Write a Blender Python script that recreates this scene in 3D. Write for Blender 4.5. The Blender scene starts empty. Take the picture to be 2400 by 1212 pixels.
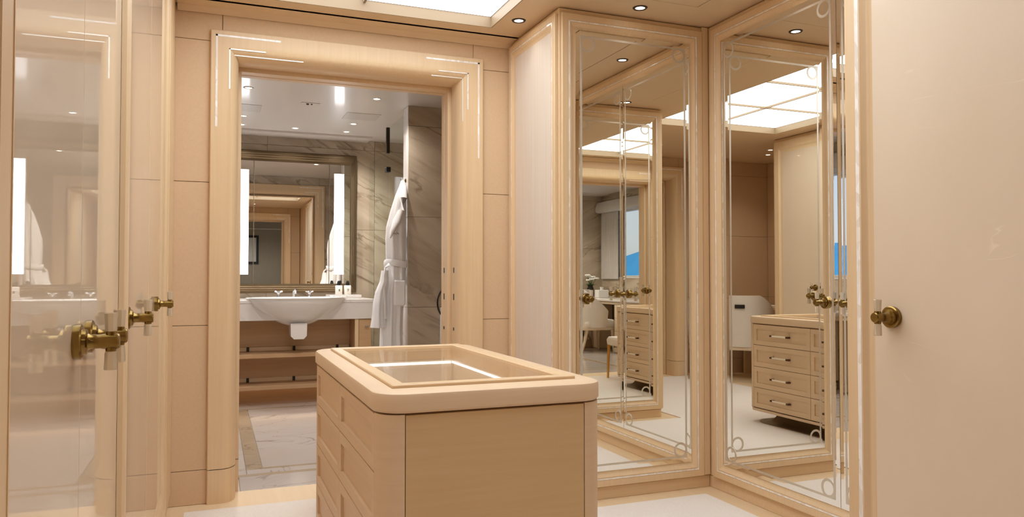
import bpy, math, random
from mathutils import Vector, Matrix
random.seed(7)
PI = math.pi
scene = bpy.context.scene
COL = scene.collection

# ------------------------------------------------------------------ camera
cam_d = bpy.data.cameras.new('camera'); cam = bpy.data.objects.new('camera', cam_d)
COL.objects.link(cam); scene.camera = cam
cam_d.sensor_width = 36.0; cam_d.lens = 1770 / 2400 * 36.0
cam_d.clip_start = 0.02; cam_d.clip_end = 3000
cam.location = (0, 0, 1.1)
cam.rotation_euler = (math.radians(90 + 1.36), 0, math.radians(-21.6))

# ------------------------------------------------------------------ world, exposure
w = bpy.data.worlds.new('world'); scene.world = w; w.use_nodes = True
wn = w.node_tree.nodes; wl = w.node_tree.links
sky = wn.new('ShaderNodeTexSky'); sky.sky_type = 'HOSEK_WILKIE'
sky.turbidity = 8.0; sky.sun_direction = (0.5, -0.4, 0.75)
wl.new(sky.outputs[0], wn['Background'].inputs[0]); wn['Background'].inputs[1].default_value = 5.0
vs = scene.view_settings
vs.view_transform = 'Standard'; vs.look = 'None'; vs.gamma = 1.0; vs.use_curve_mapping = False
vs.exposure = 0.0
scene.display_settings.display_device = 'sRGB'
scene.cycles.max_bounces = 14; scene.cycles.glossy_bounces = 9
scene.cycles.diffuse_bounces = 5; scene.cycles.transparent_max_bounces = 16

PANEL_EMIT = 4.5
SPOT_W = 3.0
BAR_EMIT = 7.0
def sun_light():
    d = bpy.data.lights.new('sun', 'SUN'); d.energy = 2.5; d.angle = 0.01
    o = bpy.data.objects.new('sun', d); COL.objects.link(o)
    o.rotation_euler = (math.radians(40), math.radians(35), 0)
sun_light()

# ------------------------------------------------------------------ materials
def lin(c):
    r = []
    for v in c:
        v = v / 255.0
        r.append(v / 12.92 if v <= 0.04045 else ((v + 0.055) / 1.055) ** 2.4)
    return (r[0], r[1], r[2], 1.0)

def base_mat(name, col, rough=0.5, metal=0.0, coat=0.0, coat_rough=0.03, spec=0.5):
    m = bpy.data.materials.new(name); m.use_nodes = True
    b = m.node_tree.nodes['Principled BSDF']
    b.inputs['Base Color'].default_value = lin(col)
    b.inputs['Roughness'].default_value = rough
    b.inputs['Metallic'].default_value = metal
    b.inputs['Coat Weight'].default_value = coat
    b.inputs['Coat Roughness'].default_value = coat_rough
    b.inputs['Specular IOR Level'].default_value = spec
    return m, m.node_tree.nodes, m.node_tree.links, b

def coords(n, l, scale, rand=False):
    tc = n.new('ShaderNodeTexCoord'); mp = n.new('ShaderNodeMapping')
    mp.inputs['Scale'].default_value = scale
    if rand:
        oi = n.new('ShaderNodeObjectInfo'); mul = n.new('ShaderNodeMath'); mul.operation = 'MULTIPLY'
        mul.inputs[1].default_value = 40.0
        l.new(oi.outputs['Random'], mul.inputs[0])
        add = n.new('ShaderNodeVectorMath'); add.operation = 'ADD'
        l.new(tc.outputs['Object'], add.inputs[0]); l.new(mul.outputs[0], add.inputs[1])
        l.new(add.outputs[0], mp.inputs['Vector'])
    else:
        l.new(tc.outputs['Object'], mp.inputs['Vector'])
    return mp

def ramp(n, stops):
    r = n.new('ShaderNodeValToRGB'); e = r.color_ramp.elements
    while len(e) < len(stops): e.new(0.5)
    for i, (p, c) in enumerate(stops):
        e[i].position = p; e[i].color = lin(c)
    return r

def grain_mat(name, c0, c1, scale=(60, 60, 2.0), rough=0.42, bump=0.03, coat=0.0, coat_rough=0.05, rand=False):
    m, n, l, b = base_mat(name, c0, rough, coat=coat, coat_rough=coat_rough)
    mp = coords(n, l, scale, rand)
    nz = n.new('ShaderNodeTexNoise'); nz.inputs['Scale'].default_value = 1.0
    nz.inputs['Detail'].default_value = 4.0; nz.inputs['Roughness'].default_value = 0.6
    l.new(mp.outputs[0], nz.inputs['Vector'])
    r = ramp(n, [(0.3, c0), (0.7, c1)])
    l.new(nz.outputs['Fac'], r.inputs[0]); l.new(r.outputs[0], b.inputs['Base Color'])
    if bump:
        bp = n.new('ShaderNodeBump'); bp.inputs['Strength'].default_value = bump
        bp.inputs['Distance'].default_value = 0.002
        l.new(nz.outputs['Fac'], bp.inputs['Height']); l.new(bp.outputs[0], b.inputs['Normal'])
    return m

def parchment_mat(name, c0, c1, crease, coat):
    m, n, l, b = base_mat(name, c0, 0.45, coat=coat, coat_rough=0.015)
    mp = coords(n, l, (1.2, 1.2, 0.8), True)
    nz = n.new('ShaderNodeTexNoise'); nz.inputs['Scale'].default_value = 2.2; nz.inputs['Detail'].default_value = 6
    l.new(mp.outputs[0], nz.inputs['Vector'])
    r = ramp(n, [(0.3, c0), (0.7, c1)]); l.new(nz.outputs['Fac'], r.inputs[0])
    # fine fibres and a few pale creases
    mp2 = coords(n, l, (1.1, 1.1, 3.4), True)
    nz2 = n.new('ShaderNodeTexNoise'); nz2.inputs['Scale'].default_value = 1.4; nz2.inputs['Detail'].default_value = 3
    nz2.inputs['Distortion'].default_value = 0.8
    l.new(mp2.outputs[0], nz2.inputs['Vector'])
    sub = n.new('ShaderNodeMath'); sub.operation = 'SUBTRACT'; sub.inputs[1].default_value = 0.56
    ab = n.new('ShaderNodeMath'); ab.operation = 'ABSOLUTE'
    l.new(nz2.outputs['Fac'], sub.inputs[0]); l.new(sub.outputs[0], ab.inputs[0])
    cr = n.new('ShaderNodeMapRange'); cr.inputs['From Min'].default_value = 0.0; cr.inputs['From Max'].default_value = 0.004
    cr.inputs['To Min'].default_value = crease; cr.inputs['To Max'].default_value = 0.0
    l.new(ab.outputs[0], cr.inputs['Value'])
    # only here and there
    nz3 = n.new('ShaderNodeTexNoise'); nz3.inputs['Scale'].default_value = 4.5
    l.new(mp.outputs[0], nz3.inputs['Vector'])
    g = n.new('ShaderNodeMapRange'); g.inputs['From Min'].default_value = 0.58; g.inputs['From Max'].default_value = 0.64
    l.new(nz3.outputs['Fac'], g.inputs['Value'])
    ml = n.new('ShaderNodeMath'); ml.operation = 'MULTIPLY'
    l.new(cr.outputs[0], ml.inputs[0]); l.new(g.outputs[0], ml.inputs[1])
    mix = n.new('ShaderNodeMix'); mix.data_type = 'RGBA'
    l.new(ml.outputs[0], mix.inputs['Factor']); l.new(r.outputs[0], mix.inputs['A'])
    mix.inputs['B'].default_value = lin((246, 232, 212))
    l.new(mix.outputs['Result'], b.inputs['Base Color'])
    return m

def marble_mat(name, c0, c1, vein, vein_w, scale, rough, rot=(0, 0, 0), vein_amt=0.8, stretch=(1, 1, 1)):
    m, n, l, b = base_mat(name, c0, rough)
    mp0 = coords(n, l, (1, 1, 1), True); mp0.inputs['Rotation'].default_value = rot
    mp = n.new('ShaderNodeMapping'); mp.inputs['Scale'].default_value = stretch
    l.new(mp0.outputs[0], mp.inputs['Vector'])
    nz = n.new('ShaderNodeTexNoise'); nz.inputs['Scale'].default_value = scale
    nz.inputs['Detail'].default_value = 7; nz.inputs['Distortion'].default_value = 0.6
    l.new(mp.outputs[0], nz.inputs['Vector'])
    r = ramp(n, [(0.3, c0), (0.68, c1)]); l.new(nz.outputs['Fac'], r.inputs[0])
    nz2 = n.new('ShaderNodeTexNoise'); nz2.inputs['Scale'].default_value = scale * 0.8
    nz2.inputs['Detail'].default_value = 5; nz2.inputs['Distortion'].default_value = 1.2
    l.new(mp.outputs[0], nz2.inputs['Vector'])
    sub = n.new('ShaderNodeMath'); sub.operation = 'SUBTRACT'; sub.inputs[1].default_value = 0.5
    ab = n.new('ShaderNodeMath'); ab.operation = 'ABSOLUTE'
    l.new(nz2.outputs['Fac'], sub.inputs[0]); l.new(sub.outputs[0], ab.inputs[0])
    mr = n.new('ShaderNodeMapRange'); mr.inputs['From Max'].default_value = vein_w
    mr.inputs['To Min'].default_value = vein_amt; mr.inputs['To Max'].default_value = 0.0
    l.new(ab.outputs[0], mr.inputs['Value'])
    nz3 = n.new('ShaderNodeTexNoise'); nz3.inputs['Scale'].default_value = scale * 1.3
    l.new(mp.outputs[0], nz3.inputs['Vector'])
    g = n.new('ShaderNodeMapRange'); g.inputs['From Min'].default_value = 0.42; g.inputs['From Max'].default_value = 0.6
    l.new(nz3.outputs['Fac'], g.inputs['Value'])
    ml = n.new('ShaderNodeMath'); ml.operation = 'MULTIPLY'
    l.new(mr.outputs[0], ml.inputs[0]); l.new(g.outputs[0], ml.inputs[1])
    mix = n.new('ShaderNodeMix'); mix.data_type = 'RGBA'
    l.new(ml.outputs[0], mix.inputs['Factor']); l.new(r.outputs[0], mix.inputs['A'])
    mix.inputs['B'].default_value = lin(vein)
    l.new(mix.outputs['Result'], b.inputs['Base Color'])
    return m

def emit_mat(name, col, strength):
    m = bpy.data.materials.new(name); m.use_nodes = True
    n = m.node_tree.nodes; l = m.node_tree.links
    n.remove(n['Principled BSDF'])
    e = n.new('ShaderNodeEmission'); e.inputs[0].default_value = lin(col); e.inputs[1].default_value = strength
    l.new(e.outputs[0], n['Material Output'].inputs[0])
    return m

def thin_glass_mat(name, tint=(255, 255, 255), graze=0.45, front=0.012):
    m = bpy.data.materials.new(name); m.use_nodes = True
    n = m.node_tree.nodes; l = m.node_tree.links
    n.remove(n['Principled BSDF'])
    t = n.new('ShaderNodeBsdfTransparent'); t.inputs[0].default_value = lin(tint)
    g = n.new('ShaderNodeBsdfGlossy'); g.inputs['Roughness'].default_value = 0.0
    lw = n.new('ShaderNodeLayerWeight'); lw.inputs['Blend'].default_value = 0.5
    pw_ = n.new('ShaderNodeMath'); pw_.operation = 'POWER'; pw_.inputs[1].default_value = 5.0
    f = n.new('ShaderNodeMath'); f.operation = 'MULTIPLY_ADD'; f.inputs[1].default_value = graze; f.inputs[2].default_value = front
    l.new(lw.outputs['Facing'], pw_.inputs[0]); l.new(pw_.outputs[0], f.inputs[0])
    mx = n.new('ShaderNodeMixShader')
    l.new(f.outputs[0], mx.inputs[0]); l.new(t.outputs[0], mx.inputs[1]); l.new(g.outputs[0], mx.inputs[2])
    l.new(mx.outputs[0], n['Material Output'].inputs[0])
    return m

M = {}
M['wood'] = grain_mat('maple_wood', (219, 188, 147), (225, 195, 155), (70, 70, 2.2), 0.42, 0.02)
M['wood_h'] = grain_mat('maple_wood_horizontal', (218, 187, 147), (224, 194, 155), (2.2, 70, 70), 0.4, 0.02)
M['island'] = grain_mat('island_veneer', (216, 187, 153), (222, 194, 161), (3, 3, 60), 0.5, 0.02)
M['wood_dark'] = grain_mat('shadow_gap_wood', (120, 84, 48), (134, 96, 58), (60, 60, 2), 0.6, 0.0)
M['leather'] = grain_mat('tan_leather_panel', (214, 182, 145), (219, 188, 151), (90, 90, 90), 0.6, 0.05, rand=True)
M['ceiling'] = grain_mat('ceiling_lacquer', (218, 190, 154), (221, 194, 158), (4, 4, 4), 0.45, 0.0)
M['parchment'] = parchment_mat('parchment', (220, 200, 174), (227, 208, 184), 0.5, 0.25)
M['parchment_gloss'] = parchment_mat('lacquered_parchment', (220, 198, 170), (226, 205, 178), 0.2, 1.0)
M['pale_panel'] = grain_mat('pale_limed_panel', (218, 203, 186), (226, 212, 196), (80, 80, 1.5), 0.4, 0.03)
M['taupe'] = base_mat('taupe_lacquer', (158, 134, 104), 0.5)[0]
M['suede'] = grain_mat('suede_end_panel', (206, 175, 130), (211, 181, 137), (4, 90, 90), 0.85, 0.05)
M['frame_bronze'] = base_mat('bronze_frame', (110, 92, 68), 0.36, 0.8)[0]
M['brass'] = base_mat('antique_brass', (138, 112, 62), 0.24, 1.0)[0]
M['gold'] = base_mat('gilt_leg', (205, 160, 82), 0.28, 0.85)[0]
M['plinth'] = base_mat('dark_bronze', (138, 120, 90), 0.32, 0.7)[0]
M['chrome'] = base_mat('chrome', (205, 205, 205), 0.1, 1.0)[0]
M['dark'] = base_mat('dark_metal', (46, 36, 28), 0.4, 0.3)[0]
M['black'] = base_mat('black', (18, 17, 17), 0.35)[0]
M['mirror'] = base_mat('mirror_silver', (247, 246, 241), 0.0, 1.0)[0]
M['frost'] = base_mat('frosted_line', (216, 207, 191), 0.42, 0.7)[0]
M['pearl'] = None
def pearl():
    m, n, l, b = base_mat('mother_of_pearl', (240, 232, 222), 0.2, coat=0.6, coat_rough=0.05)
    mp = coords(n, l, (60, 60, 30))
    v = n.new('ShaderNodeTexVoronoi'); v.inputs['Scale'].default_value = 1.0
    l.new(mp.outputs[0], v.inputs['Vector'])
    r = ramp(n, [(0.0, (226, 214, 200)), (0.5, (242, 234, 226)), (1.0, (252, 250, 250))])
    l.new(v.outputs['Color'], r.inputs[0]); l.new(r.outputs[0], b.inputs['Base Color'])
    return m
M['pearl'] = pearl()
M['silver_inlay'] = base_mat('silver_inlay', (240, 232, 222), 0.25, 0.2, coat=0.5)[0]
M['panel_light'] = emit_mat('backlit_ceiling_pane', (242, 249, 255), PANEL_EMIT)
M['bar_light'] = emit_mat('mirror_light_bar', (250, 252, 255), BAR_EMIT)
M['lamp'] = emit_mat('lamp_lens', (255, 244, 228), 12.0)
M['led'] = emit_mat('led_strip', (255, 248, 238), 2.6)
M['led_warm'] = emit_mat('led_strip_warm', (255, 206, 150), 3.0)
M['carpet'] = grain_mat('ivory_carpet', (228, 218, 208), (236, 227, 218), (120, 120, 120), 0.9, 0.25)
M['floor'] = grain_mat('tan_floor_border', (226, 198, 158), (231, 205, 166), (30, 3, 3), 0.55, 0.02)
M['marble'] = marble_mat('brown_marble', (168, 150, 127), (200, 185, 164), (124, 103, 80), 0.030, 1.5, 0.25, rot=(0, -0.5, 0), vein_amt=0.75, stretch=(0.75, 0.75, 4.2))
M['marble_pale'] = marble_mat('pale_marble', (214, 206, 200), (228, 222, 217), (176, 164, 154), 0.010, 1.8, 0.15, rot=(0, 0.3, 0.6), vein_amt=0.7)
M['marble_floor'] = marble_mat('white_floor_marble', (196, 184, 174), (206, 195, 186), (150, 136, 122), 0.006, 1.5, 0.12, rot=(0, 0, 0.9), vein_amt=0.8, stretch=(1.6, 0.8, 1))
M['marble_border'] = marble_mat('taupe_border_marble', (168, 148, 122), (182, 162, 136), (140, 120, 96), 0.02, 4, 0.2)
M['grout'] = base_mat('grout', (228, 214, 200), 0.8)[0]
M['grout_dark'] = base_mat('joint', (104, 84, 64), 0.8)[0]
M['bath_ceiling'] = base_mat('bathroom_ceiling_lacquer', (222, 214, 206), 0.4, coat=0.45, coat_rough=0.10)[0]
M['hatch'] = base_mat('ceiling_hatch', (214, 206, 197), 0.4, coat=0.6, coat_rough=0.08)[0]
M['ceramic'] = base_mat('white_ceramic', (236, 232, 228), 0.12, coat=0.5)[0]
M['robe'] = grain_mat('white_terry', (236, 232, 230), (244, 241, 239), (160, 160, 160), 0.95, 0.4)
M['thread'] = base_mat('dark_embroidery', (40, 36, 34), 0.8)[0]
M['bottle'] = base_mat('ivory_bottle', (236, 230, 220), 0.3)[0]
M['vanity'] = grain_mat('vanity_veneer', (190, 152, 112), (198, 160, 120), (3, 60, 60), 0.5, 0.0)
M['glass'] = thin_glass_mat('clear_glass', (255, 255, 255), 0.32, 0.012)
M['shower_glass'] = thin_glass_mat('shower_glass', (251, 253, 252), 0.08, 0.004)
m_, n_, l_, b_ = base_mat('crystal', (240, 228, 208), 0.08)
b_.inputs['Transmission Weight'].default_value = 0.62; b_.inputs['IOR'].default_value = 1.5
M['crystal'] = m_
M['chair'] = grain_mat('ivory_upholstery', (224, 214, 200), (230, 221, 208), (90, 90, 90), 0.8, 0.1)
M['chair_wood'] = grain_mat('pale_chair_wood', (214, 192, 162), (222, 202, 174), (40, 40, 3), 0.45, 0.0)
M['horn'] = base_mat('ivory_pull', (240, 228, 206), 0.3)[0]
M['horn_dark'] = base_mat('dark_pull_end', (92, 62, 38), 0.3, 0.4)[0]
M['curtain'] = grain_mat('grey_curtain', (188, 182, 176), (198, 192, 186), (60, 60, 2), 0.9, 0.0)
M['white'] = base_mat('white_paint', (236, 232, 226), 0.5)[0]
M['leaf'] = base_mat('green_leaf', (58, 104, 42), 0.5)[0]
M['petal'] = base_mat('white_petal', (244, 242, 238), 0.6)[0]
M['bedroom'] = grain_mat('bedroom_wall_fabric', (176, 166, 148), (182, 172, 154), (50, 50, 4), 0.8, 0.0)
M['linen'] = base_mat('white_linen', (238, 236, 234), 0.85)[0]
M['hill'] = grain_mat('haze_tinted_hillside', (40, 122, 178), (60, 140, 192), (0.02, 0.02, 0.02), 0.9, 0.0)  # blue of the distant air haze is put into the base colour
M['sea'] = base_mat('sea_water', (30, 120, 180), 0.15)[0]
M['paper'] = base_mat('white_paper', (240, 238, 232), 0.7)[0]
M['brown_wall'] = grain_mat('niche_leather', (194, 162, 126), (200, 169, 133), (80, 80, 80), 0.6, 0.03, rand=True)

# ------------------------------------------------------------------ mesh builder
class MB:
    def __init__(s): s.v = []; s.f = []
    def add(s, vs_, fs):
        o = len(s.v); s.v += [tuple(p) for p in vs_]; s.f += [[i + o for i in f] for f in fs]; return s
    def box(s, x0, x1, y0, y1, z0, z1):
        return s.add([(x0,y0,z0),(x1,y0,z0),(x1,y1,z0),(x0,y1,z0),(x0,y0,z1),(x1,y0,z1),(x1,y1,z1),(x0,y1,z1)],
            [[3,2,1,0],[4,5,6,7],[0,1,5,4],[1,2,6,5],[2,3,7,6],[3,0,4,7]])
    def cbox(s, x0, x1, y0, y1, z0, z1, c=0.003):
        """box with chamfered edges"""
        c = min(c, 0.49*(x1-x0), 0.49*(y1-y0), 0.49*(z1-z0))
        V = []; I = {}
        for ix in (0,1):
            for iy in (0,1):
                for iz in (0,1):
                    p = [(x0,x1)[ix], (y0,y1)[iy], (z0,z1)[iz]]
                    sg = [1-2*ix, 1-2*iy, 1-2*iz]
                    for a in range(3):
                        q = [p[k] + (sg[k]*c if k != a else 0) for k in range(3)]
                        I[(ix,iy,iz,a)] = len(V); V.append(q)
        F = []
        def face(idx, nrm):
            pts = [Vector(V[i]) for i in idx]
            nn = (pts[1]-pts[0]).cross(pts[2]-pts[0])
            F.append(idx if nn.dot(Vector(nrm)) > 0 else idx[::-1])
        cyc = [(0,0),(1,0),(1,1),(0,1)]
        for a in range(3):
            o1, o2 = [(1,2),(0,2),(0,1)][a]
            for sd in (0,1):
                idx = []
                for (u,w_) in cyc:
                    k = [0,0,0]; k[a]=sd; k[o1]=u; k[o2]=w_
                    idx.append(I[(k[0],k[1],k[2],a)])
                nrm=[0,0,0]; nrm[a]=2*sd-1; face(idx,nrm)
            for u in (0,1):
                for w_ in (0,1):
                    k0=[0,0,0]; k0[o1]=u; k0[o2]=w_; k1=list(k0); k1[a]=1
                    idx=[I[(*k0,o1)],I[(*k1,o1)],I[(*k1,o2)],I[(*k0,o2)]]
                    nrm=[0,0,0]; nrm[o1]=2*u-1; nrm[o2]=2*w_-1; face(idx,nrm)
        for ix in (0,1):
            for iy in (0,1):
                for iz in (0,1):
                    face([I[(ix,iy,iz,0)],I[(ix,iy,iz,1)],I[(ix,iy,iz,2)]],(2*ix-1,2*iy-1,2*iz-1))
        return s.add(V, F)
    def rings(s, rings, closed=True, cap0=False, cap1=False):
        n = len(rings[0]); V = [p for r in rings for p in r]; F = []
        for j in range(len(rings)-1):
            for i in range(n if closed else n-1):
                k = (i+1) % n
                F.append([j*n+i, j*n+k, (j+1)*n+k, (j+1)*n+i])
        if cap0: F.append(list(range(n))[::-1])
        if cap1: F.append([(len(rings)-1)*n+i for i in range(n)])
        return s.add(V, F)
    def rectrings(s, O, A, B, N, w_, h, prof, cap=False):
        """profile swept round a rectangle: O corner, A width dir, B height dir, N outward; prof = (inset, height)"""
        O=Vector(O); A=Vector(A); B=Vector(B); N=Vector(N); R=[]
        for (u, v) in prof:
            if not isinstance(u, tuple): u = (u,u,u,u)   # left,right,bottom,top
            a0,a1,b0,b1 = u[0], w_-u[1], u[2], h-u[3]
            R.append([O+A*a+B*b+N*v for a,b in ((a0,b0),(a1,b0),(a1,b1),(a0,b1))])
        flip = A.cross(B).dot(N) < 0
        n0 = len(s.f); s.rings(R, True, False, cap)
        if flip: s.f[n0:] = [f[::-1] for f in s.f[n0:]]
        return s
    def lathe(s, prof, c=(0,0,0), seg=24, axis='Z', cap=True):
        R = []
        for (r, h) in prof:
            ring = []
            for i in range(seg):
                a = 2*PI*i/seg; x, y = r*math.cos(a), r*math.sin(a)
                p = {'Z': (x,y,h), '-Y': (x,-h,y), 'X': (h,x,y), '-X': (-h,-x,y)}[axis]
                ring.append((c[0]+p[0], c[1]+p[1], c[2]+p[2]))
            R.append(ring)
        return s.rings(R, True, cap, cap)
    def tube(s, path, r, seg=8, cap=True, sx=1.0):
        P = [Vector(p) for p in path]; R = []; up0 = Vector((0.3,0.2,0.93)).normalized()
        for i, p in enumerate(P):
            t = (P[min(i+1,len(P)-1)]-P[max(i-1,0)]).normalized()
            u = t.cross(up0)
            if u.length < 1e-3: u = t.cross(Vector((1,0,0)))
            u.normalize(); v = t.cross(u)
            rr = r[i] if isinstance(r,(list,tuple)) else r
            R.append([p+u*math.cos(2*PI*k/seg)*rr*sx+v*math.sin(2*PI*k/seg)*rr for k in range(seg)])
        return s.rings(R, True, cap, cap)

BASE = {}
def tag(o, label=None, cat=None, group=None, kind=None):
    if label: o['label'] = label
    if cat: o['category'] = cat
    if group: o['group'] = group
    if kind: o['kind'] = kind
    return o
def thing(name, base, label, cat, group=None, rz=0.0):
    o = bpy.data.objects.new(name, None); COL.objects.link(o)
    o.empty_display_size = 0.1; o.location = base; o.rotation_euler = (0,0,rz)
    BASE[o] = Vector(base)
    return tag(o, label, cat, group)
def part(name, mb, mat, parent=None, smooth=None, label=None, local=False, kind=None):
    """mesh object; vertices are given in world space (or in the thing's own space when local)"""
    base = BASE[parent] if parent is not None else None
    if parent is None:
        xs=[p[0] for p in mb.v]; ys=[p[1] for p in mb.v]; zs=[p[2] for p in mb.v]
        base = Vector(((min(xs)+max(xs))/2,(min(ys)+max(ys))/2,min(zs)))
    b = Vector((0,0,0)) if local else base
    me = bpy.data.meshes.new(name)
    me.from_pydata([tuple(Vector(p)-b) for p in mb.v], [], mb.f); me.update()
    import bmesh
    bm = bmesh.new(); bm.from_mesh(me); bmesh.ops.remove_doubles(bm, verts=bm.verts, dist=1e-6)
    bmesh.ops.recalc_face_normals(bm, faces=bm.faces); bm.to_mesh(me); bm.free()
    if smooth is not None:
        me.polygons.foreach_set('use_smooth', [True]*len(me.polygons))
        me.set_sharp_from_angle(angle=math.radians(smooth))
    me.materials.append(M[mat] if isinstance(mat,str) else mat)
    o = bpy.data.objects.new(name, me); COL.objects.link(o)
    if parent is None: o.location = base
    else: o.parent = parent
    BASE[o] = base
    if label: o['label'] = label
    if kind: o['kind'] = kind
    return o
def single(name, mb, mat, label, cat, group=None, smooth=None):
    return tag(part(name, mb, mat, None, smooth), label, cat, group)
def struct(name, mb, mat, smooth=None, label=None):
    o = part(name, mb, mat, None, smooth); o['kind'] = 'structure'
    if label: o['label'] = label
    return o
def place(name, mesh, parent, world, rz=0.0):
    """shared mesh as a child at a world position"""
    o = bpy.data.objects.new(name, mesh); COL.objects.link(o); o.parent = parent
    o.location = Vector(world) - BASE[parent]; o.rotation_euler = (0,0,rz)
    BASE[o] = Vector(world)
    return o
def mesh_of(mb, mat, smooth=None, name='m'):
    o = part(name, mb, mat, None, smooth, local=True)
    me = o.data; BASE.pop(o); bpy.data.objects.remove(o); return me

# ------------------------------------------------------------------ key dimensions (metres)
CE = 2.42                       # ceiling
XL = -0.175                     # left wardrobe front
YB = 3.98                       # back wall with the bathroom doorway
X1, Y1 = 1.56, 3.32             # right corner wardrobe: side face, mirror face
X2 = 2.43                       # double mirror wardrobe
Y3 = 1.53                       # mirror facing the corner wardrobe
YR = -0.5                       # rear wall with the second doorway
XO0, XO1 = -0.02, 1.39          # doorway trim outer
YBB = 7.35                      # bathroom back wall
XBL = -1.05                     # bathroom window wall

# ------------------------------------------------------------------ floor and ceiling
struct('floor', MB().box(-1.2, 3.0, -0.66, 4.13, -0.1, 0.0), 'floor')
crp = MB()
# ivory carpet inset: main strip plus the mirrored bay
pts = [(-0.115,-0.45),(1.46,-0.45),(1.46,1.64),(2.32,1.64),(2.32,3.205),(1.46,3.205),(1.46,3.84),(-0.115,3.84)]
crp.add([(x,y,0.0) for x,y in pts]+[(x,y,0.006) for x,y in pts],
        [[8+i for i in range(8)]]+[[i,(i+1)%8,8+(i+1)%8,8+i] for i in range(8)])
single('carpet', crp, 'carpet', 'ivory wall-to-wall carpet inset in the tan floor border', 'carpet')

def slab_holes(xs, ys, holes, z0, z1):
    b = MB()
    for i in range(len(xs)-1):
        for j in range(len(ys)-1):
            cx=(xs[i]+xs[i+1])/2; cy=(ys[j]+ys[j+1])/2
            if any(h[0]<cx<h[1] and h[2]<cy<h[3] for h in holes): continue
            b.box(xs[i],xs[i+1],ys[j],ys[j+1],z0,z1)
    return b
LP = (0.01, 1.365, 1.04, 3.74)           # light panel recess
AP = (1.79, 2.20, 1.77, 3.08)            # bay ceiling panel
ceil_o = struct('ceiling', slab_holes([-1.2,LP[0],LP[1],AP[0],AP[1],3.0],[-0.66,LP[2],AP[2],AP[3],LP[3],4.25],[LP,AP],CE,CE+0.09), 'ceiling')
b = MB().box(AP[0]-0.02,AP[1]+0.02,AP[2]-0.02,AP[3]+0.02,CE+0.055,CE+0.06)
part('ceiling_groove', b, 'wood_dark', ceil_o)
part('ceiling_panel', MB().cbox(AP[0]+0.008,AP[1]-0.008,AP[2]+0.008,AP[3]-0.008,CE-0.004,CE+0.05,0.004), 'ceiling', ceil_o)
# small cove where the ceiling meets the back wall
b = MB(); prof=[]
for k in range(7):
    a = PI/2*k/6; prof.append((0.10*(1-math.sin(a)) , 0.035*(1-math.cos(a))))
for x0,x1 in ((-0.17,X1),):
    b.rings([[(x0,YB-0.02-p,CE-q-0.001) for p,q in [(0.12,0.0)]+[(0.10,0.0),(0.03,0.008),(0.0,0.03),(0.0,0.0)]],
             [(x1,YB-0.02-p,CE-q-0.001) for p,q in [(0.12,0.0)]+[(0.10,0.0),(0.03,0.008),(0.0,0.03),(0.0,0.0)]]],True,True,True)
struct('trim_3', b, 'ceiling')

# backlit ceiling panel: 2 x 4 panes
t = thing('ceiling_light', ((LP[0]+LP[1])/2,(LP[2]+LP[3])/2,CE), 'large backlit white ceiling panel divided into eight panes', 'ceiling light')
part('frame', MB().rectrings((LP[0],LP[2],CE),(1,0,0),(0,1,0),(0,0,-1),LP[1]-LP[0],LP[3]-LP[2],
    [(0.0,-0.085),(0.0,0.001),(0.006,0.001),(0.006,-0.055),(0.03,-0.06)]), 'taupe', t)
nx, ny = 2, 4
pw=(LP[1]-LP[0]-0.012)/nx; ph=(LP[3]-LP[2]-0.012)/ny
pane = mesh_of(MB().box(-pw/2+0.004,pw/2-0.004,-ph/2+0.004,ph/2-0.004,0,0.01),'panel_light',name='pane')
for i in range(nx):
    for j in range(ny):
        place('pane', pane, t, (LP[0]+0.006+pw*(i+.5), LP[2]+0.006+ph*(j+.5), CE+0.055))
part('divider', MB().box(LP[0]+.006+pw-0.006,LP[0]+.006+pw+0.006,LP[2]+.01,LP[3]-.01,CE+0.04,CE+0.07),'taupe',t)
for j in range(1,ny):
    y=LP[2]+.006+ph*j
    part('divider', MB().box(LP[0]+.01,LP[1]-.01,y-0.006,y+0.006,CE+0.04,CE+0.07),'taupe',t)

def spot(x, y, z, label, group, ring='dark', watt=SPOT_W, angle=110):
    t = thing('downlight', (x,y,z), label, 'ceiling light', group)
    part('rim', MB().lathe([(0.024,-0.004),(0.034,-0.004),(0.037,0.0),(0.024,0.002)],(x,y,z),24,cap=False), ring, t, 40)
    part('lens', MB().lathe([(0.001,-0.001),(0.024,-0.001)],(x,y,z),20,cap=False), 'lamp', t)
    d = bpy.data.lights.new('downlight_beam','SPOT'); d.energy=watt; d.spot_size=math.radians(angle); d.spot_blend=0.8
    d.shadow_soft_size=0.03; d.color=(1.0,0.95,0.90)
    o = bpy.data.objects.new('downlight_beam', d); COL.objects.link(o); o.parent=t; o.location=(0,0,-0.02)
spot(1.455,3.58,CE,'black-rimmed ceiling spot between the backlit panel and the corner wardrobe','dressing room ceiling spots','dark',0.8)
spot(1.94,3.19,CE,'black-rimmed ceiling spot above the single mirror door','dressing room ceiling spots')
spot(1.94,1.65,CE,'ceiling spot above the mirror door behind the parchment wardrobe','dressing room ceiling spots')
spot(2.31,2.62,CE,'ceiling spot above the pair of mirror doors','dressing room ceiling spots')
spot(-0.55,0.32,CE,'nearer of the two ceiling spots in the desk niche','desk niche ceiling spots','white',9)
spot(-0.74,0.06,CE,'farther of the two ceiling spots in the desk niche','desk niche ceiling spots','white',9)
spot(0.69,0.15,CE,'ceiling spot in front of the rear doorway','dressing room ceiling spots','white',9)

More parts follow.
